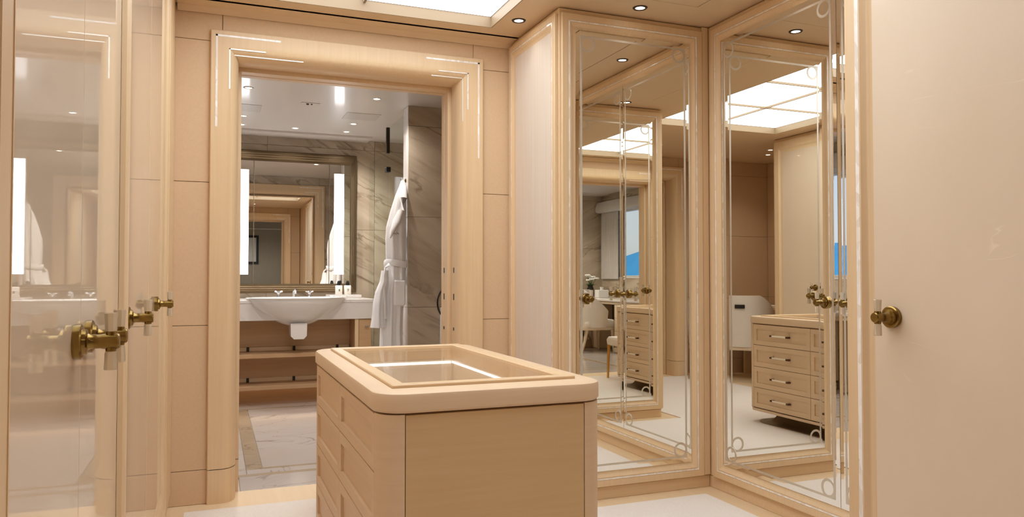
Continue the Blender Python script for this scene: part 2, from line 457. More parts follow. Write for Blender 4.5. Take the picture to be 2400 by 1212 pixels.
# ------------------------------------------------------------------ doorway walls
ZT = 2.31                                 # trim outer top
def doorway_wall(name, y0, y1, x0, x1, mat):
    b = MB()
    b.box(x0, XO0+0.1, y0, y1, 0, CE); b.box(XO1-0.1, x1, y0, y1, 0, CE); b.box(XO0+0.1, XO1-0.1, y0, y1, ZT-0.1, CE)
    return struct(name, b, mat)
wb = doorway_wall('wall_back', YB, 4.25, -0.85, 2.5, 'grout_dark')
wr = doorway_wall('wall_rear', YR-0.16, YR, -1.3, 2.5, 'grout_dark')

SE = [0.0, 0.165, 0.862, 1.56, 2.257, CE]    # panel seams
def leather_panels(wall, yf, sgn, spans_side, z_list, mat='leather'):
    for (x0,x1) in spans_side:
        for k in range(len(z_list)-1):
            z0,z1=z_list[k],z_list[k+1]
            part('wall_panel', MB().cbox(x0+0.0012,x1-0.0012,min(yf,yf+sgn*0.014),max(yf,yf+sgn*0.014),z0+0.0012,z1-0.0012,0.0015),mat,wall)
leather_panels(wb, YB, -1, [(-0.25,XO0+0.01),(XO1-0.01,X1)], SE[:5])
leather_panels(wb, YB, -1, [(-0.25,0.034),(0.034,1.338),(1.338,X1)], SE[4:])
leather_panels(wr, YR, 1, [(-1.2,-0.62),(-0.62,XO0+0.01),(XO1-0.01,X1)], SE[:5], 'brown_wall')
leather_panels(wr, YR, 1, [(-1.2,0.034),(0.034,1.338),(1.338,X1)], SE[4:], 'brown_wall')

def trim_profile(yf, sgn, full=True):
    """(inset, y): flat band, bullnose, reveal, stop"""
    p=[(0.0,yf-sgn*0.0),(0.0,yf-sgn*0.034),(0.004,yf-sgn*0.038),(0.066,yf-sgn*0.038)]
    for k in range(1,9):
        a=PI/2*k/8; p.append((0.066+0.066*math.sin(a), yf-sgn*0.038+sgn*0.10*(1-math.cos(a))))
    if not full: return p+[(0.132,yf+sgn*0.075),(0.152,yf+sgn*0.076)]
    p+= [(0.132,yf+sgn*0.13),(0.118,yf+sgn*0.131),(0.118,yf+sgn*0.15),(0.15,yf+sgn*0.151),(0.15,yf+sgn*0.272)]
    return p
def uframe(prof, xo0, xo1, zb, zt):
    R=[]
    for (u,y) in prof:
        R.append([(xo0+u,y,zb),(xo0+u,y,zt-u),(xo1-u,y,zt-u),(xo1-u,y,zb)])
    return MB().rings(R, closed=False)
def inlay(parent, yf, sgn, u, lean, x_corner, side, L_v, L_h, mat, wd=0.008):
    """an L of inlay set in the trim at inset u: vertical L_v, horizontal L_h; side 0 left 1 right"""
    prof=trim_profile(yf,sgn)
    y=None
    for (a,b_) in zip(prof,prof[1:]):
        if a[0]<=u<=b_[0] and b_[0]>a[0]:
            t_=(u-a[0])/(b_[0]-a[0]); y=a[1]+(b_[1]-a[1])*t_; break
    x = XO0+u if side==0 else XO1-u
    s = 1 if side==0 else -1
    ya,yb_=sorted((y-sgn*0.0012-sgn*lean*wd, y+sgn*0.006))
    b=MB()
    if L_v: b.cbox(x-wd/2,x+wd/2,ya,yb_,ZT-u-L_v,ZT-u+wd/2,0.0008)
    if L_h:
        x0,x1=sorted((x-s*wd/2,x+s*L_h)); b.cbox(x0,x1,ya,yb_,ZT-u-wd/2,ZT-u+wd/2,0.0008)
    return part('inlay',b,mat,parent)
def doorway_trim(name, yf, sgn, full=True):
    pr=trim_profile(yf,sgn,full)
    o=struct(name, uframe(pr,XO0,XO1,0.167,ZT),'wood',35)
    for sd in (0,1):
        pr2=pr
        R=[]
        for (u,y) in pr2:
            x=XO0+u if sd==0 else XO1-u
            R.append([(x,y,0.0),(x,y,0.164)])
        part('jamb_base', MB().rings(R,closed=False),'wood',o,35)
    for sd in (0,1):
        inlay(o,yf,sgn,0.028,0,0,sd,0.45 if sd==0 else 0.53,0.30,'pearl',0.010)
        inlay(o,yf,sgn,0.088,0.0,0,sd,0.20,0.17,'silver_inlay' if sd==0 else 'pearl',0.008)
        if sd==1: inlay(o,yf,sgn,0.112,0.2,0,sd,0.24,0.18,'silver_inlay',0.006)
        else: inlay(o,yf,sgn,0.112,0.2,0,sd,0.0,0.33,'silver_inlay',0.006)
    return o
tr1=doorway_trim('trim_1', YB, 1)
tr2=doorway_trim('trim_2', YR, -1)
tr4=doorway_trim('trim_4', 4.274, -1, False)
tr5=doorway_trim('trim_5', YR-0.272, 1, False)
for z,h in ((1.135,0.03),(0.985,0.035),(0.805,0.018)):
    for y in (YB+0.085, YB+0.215):
        u=0.132 if y<YB+0.12 else 0.15
        part('strike_plate', MB().cbox(XO1-u-0.002,XO1-u+0.004,y-0.008,y+0.008,z-h/2,z+h/2,0.001),'black',tr1)

# ------------------------------------------------------------------ door furniture shared by the wardrobes
hb=MB()
hb.lathe([(0.0005,0.0),(0.0265,0.0),(0.027,0.003),(0.027,0.010),(0.0245,0.012),(0.020,0.0122),(0.019,0.017),(0.013,0.019),(0.0112,0.022),(0.0108,0.036),(0.0118,0.039),(0.0122,0.060),(0.0105,0.062),(0.0005,0.062)],(0,0,0),28,'-Y',cap=False)
hb.lathe([(0.0075,-0.0155),(0.008,-0.0135),(0.008,0.0135),(0.0075,0.0155)],(0,-0.050,0),16)
HANDLE=mesh_of(hb,'brass',35,'handle')
CR=[]
for sgn in (1,-1):
    prof=[(0.0080,0.0155),(0.0088,0.018),(0.0100,0.0425),(0.0092,0.044)]
    R=[[(r*math.cos(2*PI*(k+.5)/8),-0.050+r*math.sin(2*PI*(k+.5)/8),sgn*h) for k in range(8)] for r,h in prof]
    CR.append(mesh_of(MB().rings(R,True,True,True),'crystal',None,'crystal_grip'))
def handle(parent, pos, rz):
    place('handle',HANDLE,parent,pos,rz)
    for c in CR: place('crystal_grip',c,parent,pos,rz)
N_mY,N_pX,N_mX,N_pY=0.0,PI/2,-PI/2,PI

FW=0.075
def frame_prof(w_=FW):
    """door frame: shadow gap, flat, inlay groove, concave bevel down to the panel"""
    p=[(0.0,0.0),(0.0,0.014),(0.002,0.016),(w_*0.42,0.016)]
    p+=[(w_*0.42,0.0135),(w_*0.42+.0002,0.0150),(w_*0.58-.0002,0.0150),(w_*0.58,0.016)]
    for k in range(0,6):
        q=k/5; p.append((w_*0.62+w_*0.38*q, 0.016-0.014*math.sin(q*PI/2)))
    p+= [(w_,-0.004)]
    return p
def inlay_prof(w_=FW, hw=0.0033): return [(w_*0.5-hw,0.0138),(w_*0.5-hw,0.0162),(w_*0.5+hw,0.0162),(w_*0.5+hw,0.0138)]
def mirror_leaf(name, parent, O, A, B, N, w_, h, handles):
    """bevelled mirror with a frosted border line and a ring in each corner"""
    m=part(name, MB().rectrings(O,A,B,N,w_,h,[(0.0,-0.006),(0.0,0.0005),(0.018,0.0011)],cap=True),'mirror',parent)
    O=Vector(O);A=Vector(A);B=Vector(B);N=Vector(N)
    f=MB(); i0,i1=0.026,0.036
    f.rectrings(O,A,B,N,w_,h,[(i0,0.0012),(i0,0.0018),(i1,0.0018),(i1,0.0012)])
    for a in (i0+0.040, w_-i0-0.040):
        for b_ in (i0+0.040, h-i0-0.040):
            c=O+A*a+B*b_; R=[]
            for (r,v) in ((0.040,0.0012),(0.040,0.0021),(0.029,0.0021),(0.029,0.0012)):
                R.append([c+A*r*math.cos(2*PI*k/28)+B*r*math.sin(2*PI*k/28)+N*v for k in range(28)])
            f.rings(R)
    part('frosted_border',f,'frost',m)
    for pos,rz in handles: handle(m,pos,rz)
    return m

# ------------------------------------------------------------------ wardrobe with the single mirror door (corner, beside the bathroom doorway)
t=thing('corner_wardrobe',((X1+2.43)/2,(Y1+YB)/2,0),'pale wooden corner wardrobe with a tall mirror door, beside the bathroom doorway','wardrobe')
part('carcass', MB().cbox(X1+0.001,X2-0.001,Y1+0.001,YB-0.016,0.062,CE-0.004,0.003),'wood',t)
part('plinth', MB().cbox(X1+0.006,X2+0.002,Y1+0.004,YB-0.016,0.0,0.060,0.002),'wood_h',t)
part('cornice_gap', MB().box(X1+0.012,X2,Y1+0.012,YB-0.016,CE-0.004,CE),'wood_dark',t)
x0,x1,z0,z1=X1+0.012,X2-0.045,0.066,CE-0.03
df=part('door_frame', MB().rectrings((x0,Y1,z0),(1,0,0),(0,0,1),(0,-1,0),x1-x0,z1-z0,frame_prof()),'wood',t,30)
part('inlay', MB().rectrings((x0,Y1,z0),(1,0,0),(0,0,1),(0,-1,0),x1-x0,z1-z0,inlay_prof()),'pearl',df)
mirror_leaf('mirror_door',t,(x0+FW,Y1-0.006,z0+FW),(1,0,0),(0,0,1),(0,-1,0),x1-x0-2*FW,z1-z0-2*FW,[((X1+0.145,Y1-0.0065,0.99),N_mY)])
part('corner_post', MB().cbox(X2-0.042,X2-0.004,Y1-0.012,Y1+0.02,0.066,CE-0.004,0.003),'wood',t)
y0,y1=Y1+0.012,YB-0.03
sf=part('side_frame', MB().rectrings((X1,y1,z0),(0,-1,0),(0,0,1),(-1,0,0),y1-y0,z1-z0,frame_prof()),'wood',t,30)
part('inlay', MB().rectrings((X1,y1,z0),(0,-1,0),(0,0,1),(-1,0,0),y1-y0,z1-z0,inlay_prof()),'pearl',sf)
part('side_panel', MB().cbox(X1-0.004,X1+0.004,y0+FW-0.002,y1-FW+0.002,z0+FW-0.002,z1-FW+0.002,0.001),'pale_panel',t)

# ------------------------------------------------------------------ double mirror wardrobe on the right wall of the bay
t=thing('mirror_wardrobe',(X2+0.3,(Y1+Y3)/2,0),'wide wooden wardrobe with a pair of tall mirror doors along the right of the bay','wardrobe')
part('carcass', MB().cbox(X2+0.001,X2+0.6,Y3-0.06,Y1+0.06,0.062,CE-0.004,0.003),'wood',t)
part('plinth', MB().cbox(X2+0.004,X2+0.6,Y3-0.06,Y1+0.06,0.0,0.060,0.002),'wood_h',t)
part('cornice_gap', MB().box(X2+0.012,X2+0.6,Y3-0.06,Y1+0.06,CE-0.004,CE),'wood_dark',t)
ya,yb_=Y3+0.045,Y1-0.045
df=part('door_frame', MB().rectrings((X2,yb_,z0),(0,-1,0),(0,0,1),(-1,0,0),yb_-ya,z1-z0,frame_prof()),'wood',t,30)
part('inlay', MB().rectrings((X2,yb_,z0),(0,-1,0),(0,0,1),(-1,0,0),yb_-ya,z1-z0,inlay_prof()),'pearl',df)
ym=(ya+yb_)/2; gw=(yb_-ya-2*FW)/2-0.0015
mirror_leaf('mirror_door',t,(X2-0.006,yb_-FW,z0+FW),(0,-1,0),(0,0,1),(-1,0,0),gw,z1-z0-2*FW,[((X2-0.0065,ym+0.07,0.99),N_mX)])
mirror_leaf('mirror_door',t,(X2-0.006,ym-0.0015,z0+FW),(0,-1,0),(0,0,1),(-1,0,0),gw,z1-z0-2*FW,[((X2-0.0065,ym-0.07,0.99),N_mX)])

# ------------------------------------------------------------------ right foreground wardrobe: parchment door outside, mirror door inside the bay
YN=0.62
t=thing('parchment_wardrobe',((X1+X2)/2,(YN+Y3)/2,0),'tall wardrobe in the right foreground with a cream parchment door','wardrobe')
part('carcass', MB().cbox(X1+0.001,X2-0.001,YN,Y3-0.001,0.062,CE-0.004,0.003),'wood',t)
part('plinth', MB().cbox(X1+0.006,X2+0.002,YN,Y3-0.004,0.0,0.060,0.002),'wood_h',t)
part('cornice_gap', MB().box(X1+0.012,X2,YN,Y3-0.012,CE-0.004,CE),'wood_dark',t)
y0,y1=YN+0.02,Y3-0.012
sf=part('door_frame', MB().rectrings((X1,y1,z0),(0,-1,0),(0,0,1),(-1,0,0),y1-y0,z1-z0,frame_prof(0.08)),'wood',t,30)
part('inlay', MB().rectrings((X1,y1,z0),(0,-1,0),(0,0,1),(-1,0,0),y1-y0,z1-z0,inlay_prof(0.08,0.006)),'pearl',sf)
pd=part('parchment_door', MB().cbox(X1-0.004,X1+0.004,y0+0.078,y1-0.078,z0+0.078,z1-0.078,0.001),'parchment',t)
handle(pd,(X1-0.004,1.385,1.0),N_mX)
df=part('mirror_frame', MB().rectrings((x1,Y3,z0),(-1,0,0),(0,0,1),(0,1,0),x1-x0,z1-z0,frame_prof()),'wood',t,30)
part('inlay', MB().rectrings((x1,Y3,z0),(-1,0,0),(0,0,1),(0,1,0),x1-x0,z1-z0,inlay_prof()),'pearl',df)
mirror_leaf('mirror_door',t,(x1-FW,Y3+0.006,z0+FW),(-1,0,0),(0,0,1),(0,1,0),x1-x0-2*FW,z1-z0-2*FW,[((X1+0.145,Y3+0.0065,0.99),N_pY)])
part('corner_post', MB().cbox(X2-0.042,X2-0.004,Y3-0.02,Y3+0.012,0.066,CE-0.004,0.003),'wood',t)

# right wall towards the rear doorway
struct('wall_right', MB().box(X1+0.01,X1+0.15,YR,YN,0,CE), 'leather')

# ------------------------------------------------------------------ left wardrobe
YE0,YE1=0.806,3.56
t=thing('wardrobe',((XL-0.3),(YE0+YB)/2,0),'long wardrobe on the left with glossy parchment doors and crystal-barred knobs','wardrobe')
part('carcass', MB().cbox(XL-0.62,XL-0.022,YE0-0.03,YB-0.016,0.062,CE-0.004,0.003),'wood',t)
part('plinth', MB().cbox(XL-0.62,XL-0.026,YE0-0.03,YB-0.016,0.0,0.060,0.002),'wood_h',t)
part('cornice_gap', MB().box(XL-0.62,XL-0.03,YE0-0.02,YB-0.016,CE-0.004,CE),'wood_dark',t)
part('end_post', MB().cbox(XL-0.03,XL-0.004,YE1+0.003,YB-0.016,0.066,CE-0.004,0.003),'wood',t)
O_=(XL-0.022,YE0,0.066); fw=0.085; zz=CE-0.03-0.066
pr=[(u,v) for u,v in frame_prof(fw)]
# taller rails at the foot and head
def rail(p): return [((u,u,u*1.55,u*1.3),v) for u,v in p]
df=part('door_frame', MB().rectrings(O_,(0,1,0),(0,0,1),(1,0,0),YE1-YE0,zz,rail(pr)),'wood',t,30)
zb_,zt_=0.066+fw*1.55,CE-0.03-fw*1.3
part('mullion', MB().rings([[(XL-0.022+v,1.93+du,zb_) for du,v in ((-.042,.002),(-.034,.012),(-.02,.016),(.02,.016),(.034,.012),(.042,.002))],
                            [(XL-0.022+v,1.93+du,zt_) for du,v in ((-.042,.002),(-.034,.012),(-.02,.016),(.02,.016),(.034,.012),(.042,.002))]],False),'wood',t,30)
xf=XL-0.0205
for (ya,yb_,hs) in ((YE0+fw,1.3745,[1.315]),(1.3765,1.888,[1.43]),(1.972,2.74,[2.03]),(2.742,YE1-fw,[3.03])):
    d=part('parchment_door', MB().cbox(xf-0.014,xf,ya,yb_,zb_-0.004,zt_+0.004,0.0012),'parchment_gloss',t)
    for y in hs: handle(d,(xf,y,1.0),N_pX)

# desk niche behind the left wardrobe
wl_=struct('wall_left', MB().box(-1.3,-1.2,YR,YE0+0.1,0,CE), 'grout_dark')
for k in range(5):
    part('wall_panel', MB().cbox(-1.2,-1.186,YR+0.02,YE0-0.02,SE[k]+.0012,SE[k+1]-.0012,0.0015),'brown_wall',wl_)
struct('wall_niche', MB().box(-1.3,XL-0.61,YE0-0.03,YE0+0.1,0,CE), 'brown_wall')

# ------------------------------------------------------------------ display island
IX0,IX1,IY0,IY1=0.388,1.052,1.905,3.22
IT=0.80
def rrect(x0,x1,y0,y1,r,z,n=8):
    P=[]
    for (cx,cy,a0) in ((x1-r,y1-r,0),(x0+r,y1-r,PI/2),(x0+r,y0+r,PI),(x1-r,y0+r,1.5*PI)):
        for k in range(n+1):
            a=a0+PI/2*k/n; P.append((cx+r*math.cos(a),cy+r*math.sin(a),z))
    return P
def rr(d,z,r=0.085): return rrect(IX0+d,IX1-d,IY0+d,IY1-d,max(r-d,0.004),z)
t=thing('display_island',((IX0+IX1)/2,(IY0+IY1)/2,0),'tan wooden dressing island with glass display top and drawers in the middle of the room','island')
GX0,GX1,GY0,GY1=0.448,0.992,2.0,3.14      # glazed frame outer
# top slab with a rectangular well cut through it
b=MB()
outer=[rr(0.006,IT-0.052),rr(0.0,IT-0.046),rr(0.0,IT-0.010),rr(0.003,IT-0.003),rr(0.010,IT)]
b.rings(outer)
n=len(outer[0])
def well(z,d=0.0):
    # same vertex count as the rounded outline, so the two rings can be bridged
    P=[]; cs=[(GX1-d,GY1-d),(GX0+d,GY1-d),(GX0+d,GY0+d),(GX1-d,GY0+d)]
    for c in cs:
        for k in range(n//4): P.append((c[0]-0.0*k,c[1],z))
    return P
b.rings([rr(0.010,IT),well(IT)]); b.rings([rr(0.006,IT-0.052),well(IT-0.052)]); b.rings([well(IT),well(IT-0.052)])
part('top', b,'island',t,40)
part('glazing_frame', MB().rectrings((GX0,GY0,IT),(1,0,0),(0,1,0),(0,0,1),GX1-GX0,GY1-GY0,
   [(0.001,-0.04),(0.001,0.007),(0.003,0.009),(0.036,0.009),(0.040,0.006),(0.040,-0.05)]),'wood_h',t)
part('glass_top', MB().box(GX0+0.039,GX1-0.039,GY0+0.039,GY1-0.039,IT-0.002,IT+0.003),'glass',t)
# display tray (open box lined in parchment)
tr_=MB().rectrings((GX0+0.038,GY0+0.038,IT-0.05),(1,0,0),(0,1,0),(0,0,1),GX1-GX0-0.076,GY1-GY0-0.076,[(0.0,0.0),(0.0,-0.13)])
tr_.box(GX0+0.038,GX1-0.038,GY0+0.038,GY1-0.038,IT-0.19,IT-0.18)
part('display_tray', tr_,'parchment',t)
zt=IT-0.060
part('led_strip', MB().box(GX0+0.05,GX1-0.045,GY1-0.0415,GY1-0.0385,zt-0.010,zt),'led',t)
part('led_strip', MB().box(GX1-0.0415,GX1-0.0385,GY0+0.05,GY1-0.043,zt-0.008,zt),'led',t)
# body: rounded posts at the corners, panels between
ZB=0.115
pr_=0.066
b=MB()
for (cx,cy,a0) in ((IX1-0.008-pr_,IY1-0.008-pr_,0),(IX0+0.008+pr_,IY1-0.008-pr_,PI/2),(IX0+0.008+pr_,IY0+0.008+pr_,PI),(IX1-0.008-pr_,IY0+0.008+pr_,1.5*PI)):
    ring=lambda z:[(cx+pr_*math.cos(a0+PI/2*k/10),cy+pr_*math.sin(a0+PI/2*k/10),z) for k in range(11)]+[(cx+(pr_-0.03)*math.cos(a0+PI/2*k/10),cy+(pr_-0.03)*math.sin(a0+PI/2*k/10),z) for k in range(10,-1,-1)]
    part('corner_post', MB().rings([ring(ZB),ring(IT-0.056)],True,True,True),'island',t,35)
part('carcass', MB().rings([rr(0.035,ZB-0.001,0.1),rr(0.035,IT-0.20,0.1)],True,True,True),'wood_dark',t,35)
part('shadow_gap', MB().rings([rr(0.016,IT-0.058,0.08),rr(0.016,IT-0.0522,0.08)],True),'wood_dark',t)
part('bottom_rail', MB().rings([rr(0.010,ZB-0.022),rr(0.008,ZB-0.018),rr(0.008,ZB-0.003)],True,True,True),'island',t,35)
xa,xb=IX0+0.008+pr_,IX1-0.008-pr_
ya,yb_=IY0+0.008+pr_,IY1-0.008-pr_
for (p0,p1) in ((IY0+0.008,IY0+0.03),(IY1-0.03,IY1-0.008)):
    part('end_panel', MB().cbox(xa+0.0022,xb-0.0022,p0,p1,ZB,IT-0.058,0.001),'suede',t)
ZR=[0.118,0.268,0.425,0.587,IT-0.058]
ymid=(ya+yb_)/2
hp=MB().cbox(-0.026,-0.018,-0.045,0.035,-0.006,0.006,0.002)
PULL=mesh_of(hp,'horn',None,'pull')
PEND=mesh_of(MB().cbox(-0.001,0.027,-0.012,0.012,-0.0065,0.0065,0.002),'horn_dark',None,'pull_end')
for side in (0,1):
    xo=IX0+0.008 if side==0 else IX1-0.008
    Nn=(-1,0,0) if side==0 else (1,0,0); A=(0,-1,0) if side==0 else (0,1,0)
    for c,(q0,q1) in enumerate(((ya,ymid),(ymid,yb_))):
        for k in range(4):
            w_=q1-q0-0.003; h=ZR[k+1]-ZR[k]-0.003
            O=(xo,q1-0.0015 if side==0 else q0+0.0015,ZR[k]+0.0015)
            dr=part('drawer', MB().rectrings(O,A,(0,0,1),Nn,w_,h,[(0.0,-0.02),(0.0,-0.001),(0.001,0.0),(0.034,0.0),(0.034,-0.009),(0.046,-0.0095)],cap=True),'island',t)
            if side==1:
                yc=(q0+q1)/2; zc=(ZR[k]+ZR[k+1])/2
                place('pull',mesh_of(MB().cbox(0.018,0.028,-0.072,0.072,-0.006,0.006,0.002),'horn',None,'pull') if k==0 and c==0 else bpy.data.meshes['pull.001'],dr,(xo-0.008,yc,zc))
                for sgn in (-1,1):
                    place('pull_end',PEND,dr,(xo-0.008+0.002,yc+sgn*0.083,zc))
b=MB(); R=[]
for k in range(9):
    q=k/8; ins=0.03+0.13*math.sin(q*PI/2)**0.8; R.append(rr(ins,0.012+(ZB-0.037)*q*q,0.16))
R.insert(0,rr(0.03,0.007,0.16)); b.rings(R,True,True,True)
part('pedestal', b,'plinth',t,40)

# stool tucked behind the island
sx,sy=0.70,3.50
t=thing('stool',(sx,sy,0),'small upholstered stool with gilt legs behind the island','stool')
part('seat', MB().rings([rrect(sx-d,sx+d,sy-d,sy+d,0.05,z) for d,z in ((0.17,0.36),(0.19,0.37),(0.195,0.42),(0.18,0.45),(0.13,0.457))],True,True,True),'chair',t,45)
for a in (-1,1):
    for c in (-1,1):
        part('leg', MB().tube([(sx+a*0.165,sy+c*0.165,0.365),(sx+a*0.172,sy+c*0.172,0.007)],[0.017,0.012],10),'gold',t,40)

# ------------------------------------------------------------------ bathroom shell
FB=struct('floor_bathroom', MB().box(XBL-0.1,2.4,4.13,YBB+0.1,-0.1,-0.012),'grout')
def ftile(x0,x1,y0,y1,mat,nm='floor_tile'):
    part(nm, MB().cbox(x0+.0015,x1-.0015,y0+.0015,y1-.0015,-0.0125,0.0,0.0012),mat,FB)
ftile(XO0+0.16,XO1-0.16,4.131,4.42,'marble_floor','threshold')
ftile(XBL,2.4,4.42,4.47,'marble_border','border_strip')
rows=[4.60,5.10,5.70,6.30,6.62]
ftile(XBL,0.185,4.47,4.565,'marble_floor'); ftile(0.185,1.185,4.47,4.565,'marble_floor'); ftile(1.185,2.4,4.47,4.565,'marble_floor')
ftile(0.185,1.185,4.565,4.60,'marble_border','border_strip')
ftile(XBL,0.185,4.565,4.60,'marble_floor'); ftile(1.185,2.4,4.565,4.60,'marble_floor')
for k in range(4):
    y0,y1=rows[k],rows[k+1]
    for (a,c) in ((XBL,-0.43),(-0.43,0.185),(0.275,1.095),(1.185,1.8),(1.8,2.4)): ftile(a,c,y0,y1,'marble_floor')
    ftile(0.185,0.275,y0,y1,'marble_border','border_strip'); ftile(1.095,1.185,y0,y1,'marble_border','border_strip')
ftile(0.185,1.185,6.62,6.665,'marble_border','border_strip')
ftile(XBL,0.185,6.62,6.665,'marble_floor'); ftile(1.185,2.4,6.62,6.665,'marble_floor')
for (a,c) in ((XBL,0.185),(0.185,1.185),(1.185,2.4)): ftile(a,c,6.665,YBB,'marble_floor')

CB=struct('ceiling_bathroom', MB().box(XBL-0.1,2.4,4.25,YBB+0.1,CE,CE+0.09),'bath_ceiling')
part('ceiling_step', MB().box(XBL,1.39,7.10,YBB-0.012,CE-0.018,CE),'bath_ceiling',CB)
SW=[0.0,0.165,0.77,1.55,2.325,CE]
SP=[0.0,0.165,0.862,1.56,2.265,CE]
def tiles_y(wall,yf,sgn,xs,zs,mat='marble',nm='wall_tile'):
    for i in range(len(xs)-1):
        for k in range(len(zs)-1):
            part(nm, MB().cbox(xs[i]+.0012,xs[i+1]-.0012,min(yf,yf+sgn*.012),max(yf,yf+sgn*.012),zs[k]+.0012,zs[k+1]-.0012,.001),mat,wall)
def tiles_x(wall,xf,sgn,ys,zs,mat='marble',nm='wall_tile'):
    for i in range(len(ys)-1):
        for k in range(len(zs)-1):
            part(nm, MB().cbox(min(xf,xf+sgn*.012),max(xf,xf+sgn*.012),ys[i]+.0012,ys[i+1]-.0012,zs[k]+.0012,zs[k+1]-.0012,.001),mat,wall)
wbb=struct('wall_bathroom_back', MB().box(XBL-0.1,2.4,YBB,YBB+0.1,0,CE),'grout_dark')
tiles_y(wbb,YBB,-1,[XBL,-0.32,0.46,1.46,2.3],SW)
# window wall
WY0,WY1,WZ0,WZ1=5.15,6.78,1.09,2.13
b=MB(); x0_,x1_=XBL-0.1,XBL
b.box(x0_,x1_,4.25,WY0,0,CE).box(x0_,x1_,WY1,YBB+0.1,0,CE).box(x0_,x1_,WY0,WY1,0,WZ0).box(x0_,x1_,WY0,WY1,WZ1,CE)
wbl=struct('wall_bathroom_left', b,'grout_dark')
tiles_x(wbl,XBL,1,[4.25,WY0],SW); tiles_x(wbl,XBL,1,[WY1,YBB-0.012],SW)
tiles_x(wbl,XBL,1,[WY0,WY1],[0,0.165,0.77,WZ0]); tiles_x(wbl,XBL,1,[WY0,WY1],[WZ1,SW[4],CE])
wbr=struct('wall_bathroom_right', MB().box(2.3,2.4,4.25,YBB,0,CE),'grout_dark')
tiles_x(wbr,2.3,-1,[4.25,5.0,5.7,6.5,YBB-0.012],SW)
wbf=struct('wall_bathroom_front', MB().box(XBL-0.1,XO0+0.1,4.252,4.262,0,CE).box(XO1-0.1,2.3,4.252,4.262,0,CE).box(XO0+0.1,XO1-0.1,4.252,4.262,ZT-0.1,CE),'grout_dark')
tiles_y(wbf,4.262,1,[XBL+0.012,-0.5,XO0+0.07],SW); tiles_y(wbf,4.262,1,[XO1-0.07,2.288],SW)
tiles_y(wbf,4.262,1,[XO0+0.07,XO1-0.07],[ZT-0.09,CE])
# marble partition with the robe hook
wp=struct('wall_partition', MB().box(1.402,2.3,5.702,5.83,0,CE),'grout_dark')
tiles_y(wp,5.702,-1,[1.392,2.288],SP)
tiles_x(wp,1.402,-1,[5.6915,5.842],SP,'marble_pale')
tiles_y(wp,5.83,1,[1.402,2.288],SP)
wi=struct('window_1', MB().rectrings((XBL-0.07,WY1,WZ0),(0,-1,0),(0,0,1),(1,0,0),WY1-WY0,WZ1-WZ0,[(0.0,-0.03),(0.0,0.02),(0.022,0.02),(0.025,0.0),(0.025,-0.03)]),'white')
part('window_pane', MB().box(XBL-0.072,XBL-0.066,WY0+0.025,WY1-0.025,WZ0+0.025,WZ1-0.025),'glass',wi)
part('window_sill', MB().cbox(XBL-0.10,XBL+0.02,WY0-0.02,WY1+0.02,WZ0-0.02,WZ0,0.003),'marble_pale',wi)

for (x,y,lb) in ((0.22,5.56,'bathroom downlight nearest the doorway, on the left'),(1.12,5.56,'bathroom downlight nearest the doorway, on the right'),
    (0.22,6.55,'bathroom downlight over the left of the floor border, middle row'),(1.12,6.55,'bathroom downlight beside the right ceiling hatch'),
    (0.22,6.93,'bathroom downlight above the left end of the basin'),(0.67,6.93,'bathroom downlight centred above the basin'),(1.12,6.93,'bathroom downlight above the amenity shelf')):
    spot(x,y,CE,lb,'bathroom downlights','white',32,140)
for (x,lb) in ((0.20,'square ceiling access hatch at the left of the bathroom ceiling'),(1.13,'square ceiling access hatch at the right of the bathroom ceiling')):
    single('ceiling_hatch', MB().cbox(x-0.14,x+0.14,6.10,6.36,CE-0.003,CE,0.0012),'hatch',lb,'hatch','bathroom ceiling hatches')
t=thing('sprinkler',(0.68,5.9,CE),'small ceiling sprinkler plate in the middle of the bathroom ceiling','sprinkler')
part('plate', MB().cbox(0.61,0.75,5.87,5.93,CE-0.004,CE,0.001),'bath_ceiling',t)
part('nozzle', MB().lathe([(0.001,-0.012),(0.008,-0.012),(0.011,-0.004),(0.011,0.0)],(0.66,5.9,CE),12,cap=False),'dark',t,40)
part('nozzle', MB().lathe([(0.001,-0.010),(0.006,-0.010),(0.008,-0.004),(0.008,0.0)],(0.69,5.9,CE),12,cap=False),'dark',t,40)

# ------------------------------------------------------------------ vanity
VY=6.72; VT=0.90; VX0,VX1=-0.50,1.335
t=thing('vanity_counter',((VX0+VX1)/2,7.0,0),'long pale marble vanity counter with open wooden shelves below','vanity')
part('worktop', MB().cbox(VX0,VX1,VY,YBB-0.013,VT-0.03,VT,0.003),'marble_pale',t)
part('apron', MB().cbox(VX0,VX1,VY+0.002,VY+0.03,VT-0.175,VT-0.031,0.002),'marble_pale',t)
part('back_panel', MB().cbox(VX0,1.175,7.02,7.04,0.478,VT-0.176,0.002),'vanity',t)
part('back_panel', MB().cbox(VX0,1.175,7.03,7.05,0.2065,0.404,0.002),'vanity',t)
for z in (0.405,0.135):
    part('shelf_upstand', MB().cbox(VX0,1.17,7.019,7.034,z+0.0365,z+0.072,0.002),'wood_h',t)
    sh=part('shelf', MB().cbox(VX0,1.17,VY+0.03,7.20,z,z+0.036,0.003),'vanity',t)
    for x in (-0.1,0.29,0.68,1.06):
        part('shelf_bracket', MB().cbox(x-0.011,x+0.011,7.0,7.018,z+0.036,z+0.075,0.001),'dark',sh)
part('end_cabinet', MB().cbox(1.176,VX1-0.02,VY+0.035,7.32,0.06,VT-0.176,0.003),'vanity',t)
part('side_post', MB().cbox(1.172,1.205,VY+0.012,VY+0.034,0.06,VT-0.176,0.002),'wood',t)
cd=part('cabinet_door', MB().cbox(1.208,VX1-0.02,VY+0.014,VY+0.034,0.065,VT-0.18,0.002),'vanity',t)
part('knob', MB().cbox(1.255,1.29,VY-0.006,VY+0.013,0.655,0.667,0.003),'chrome',cd)
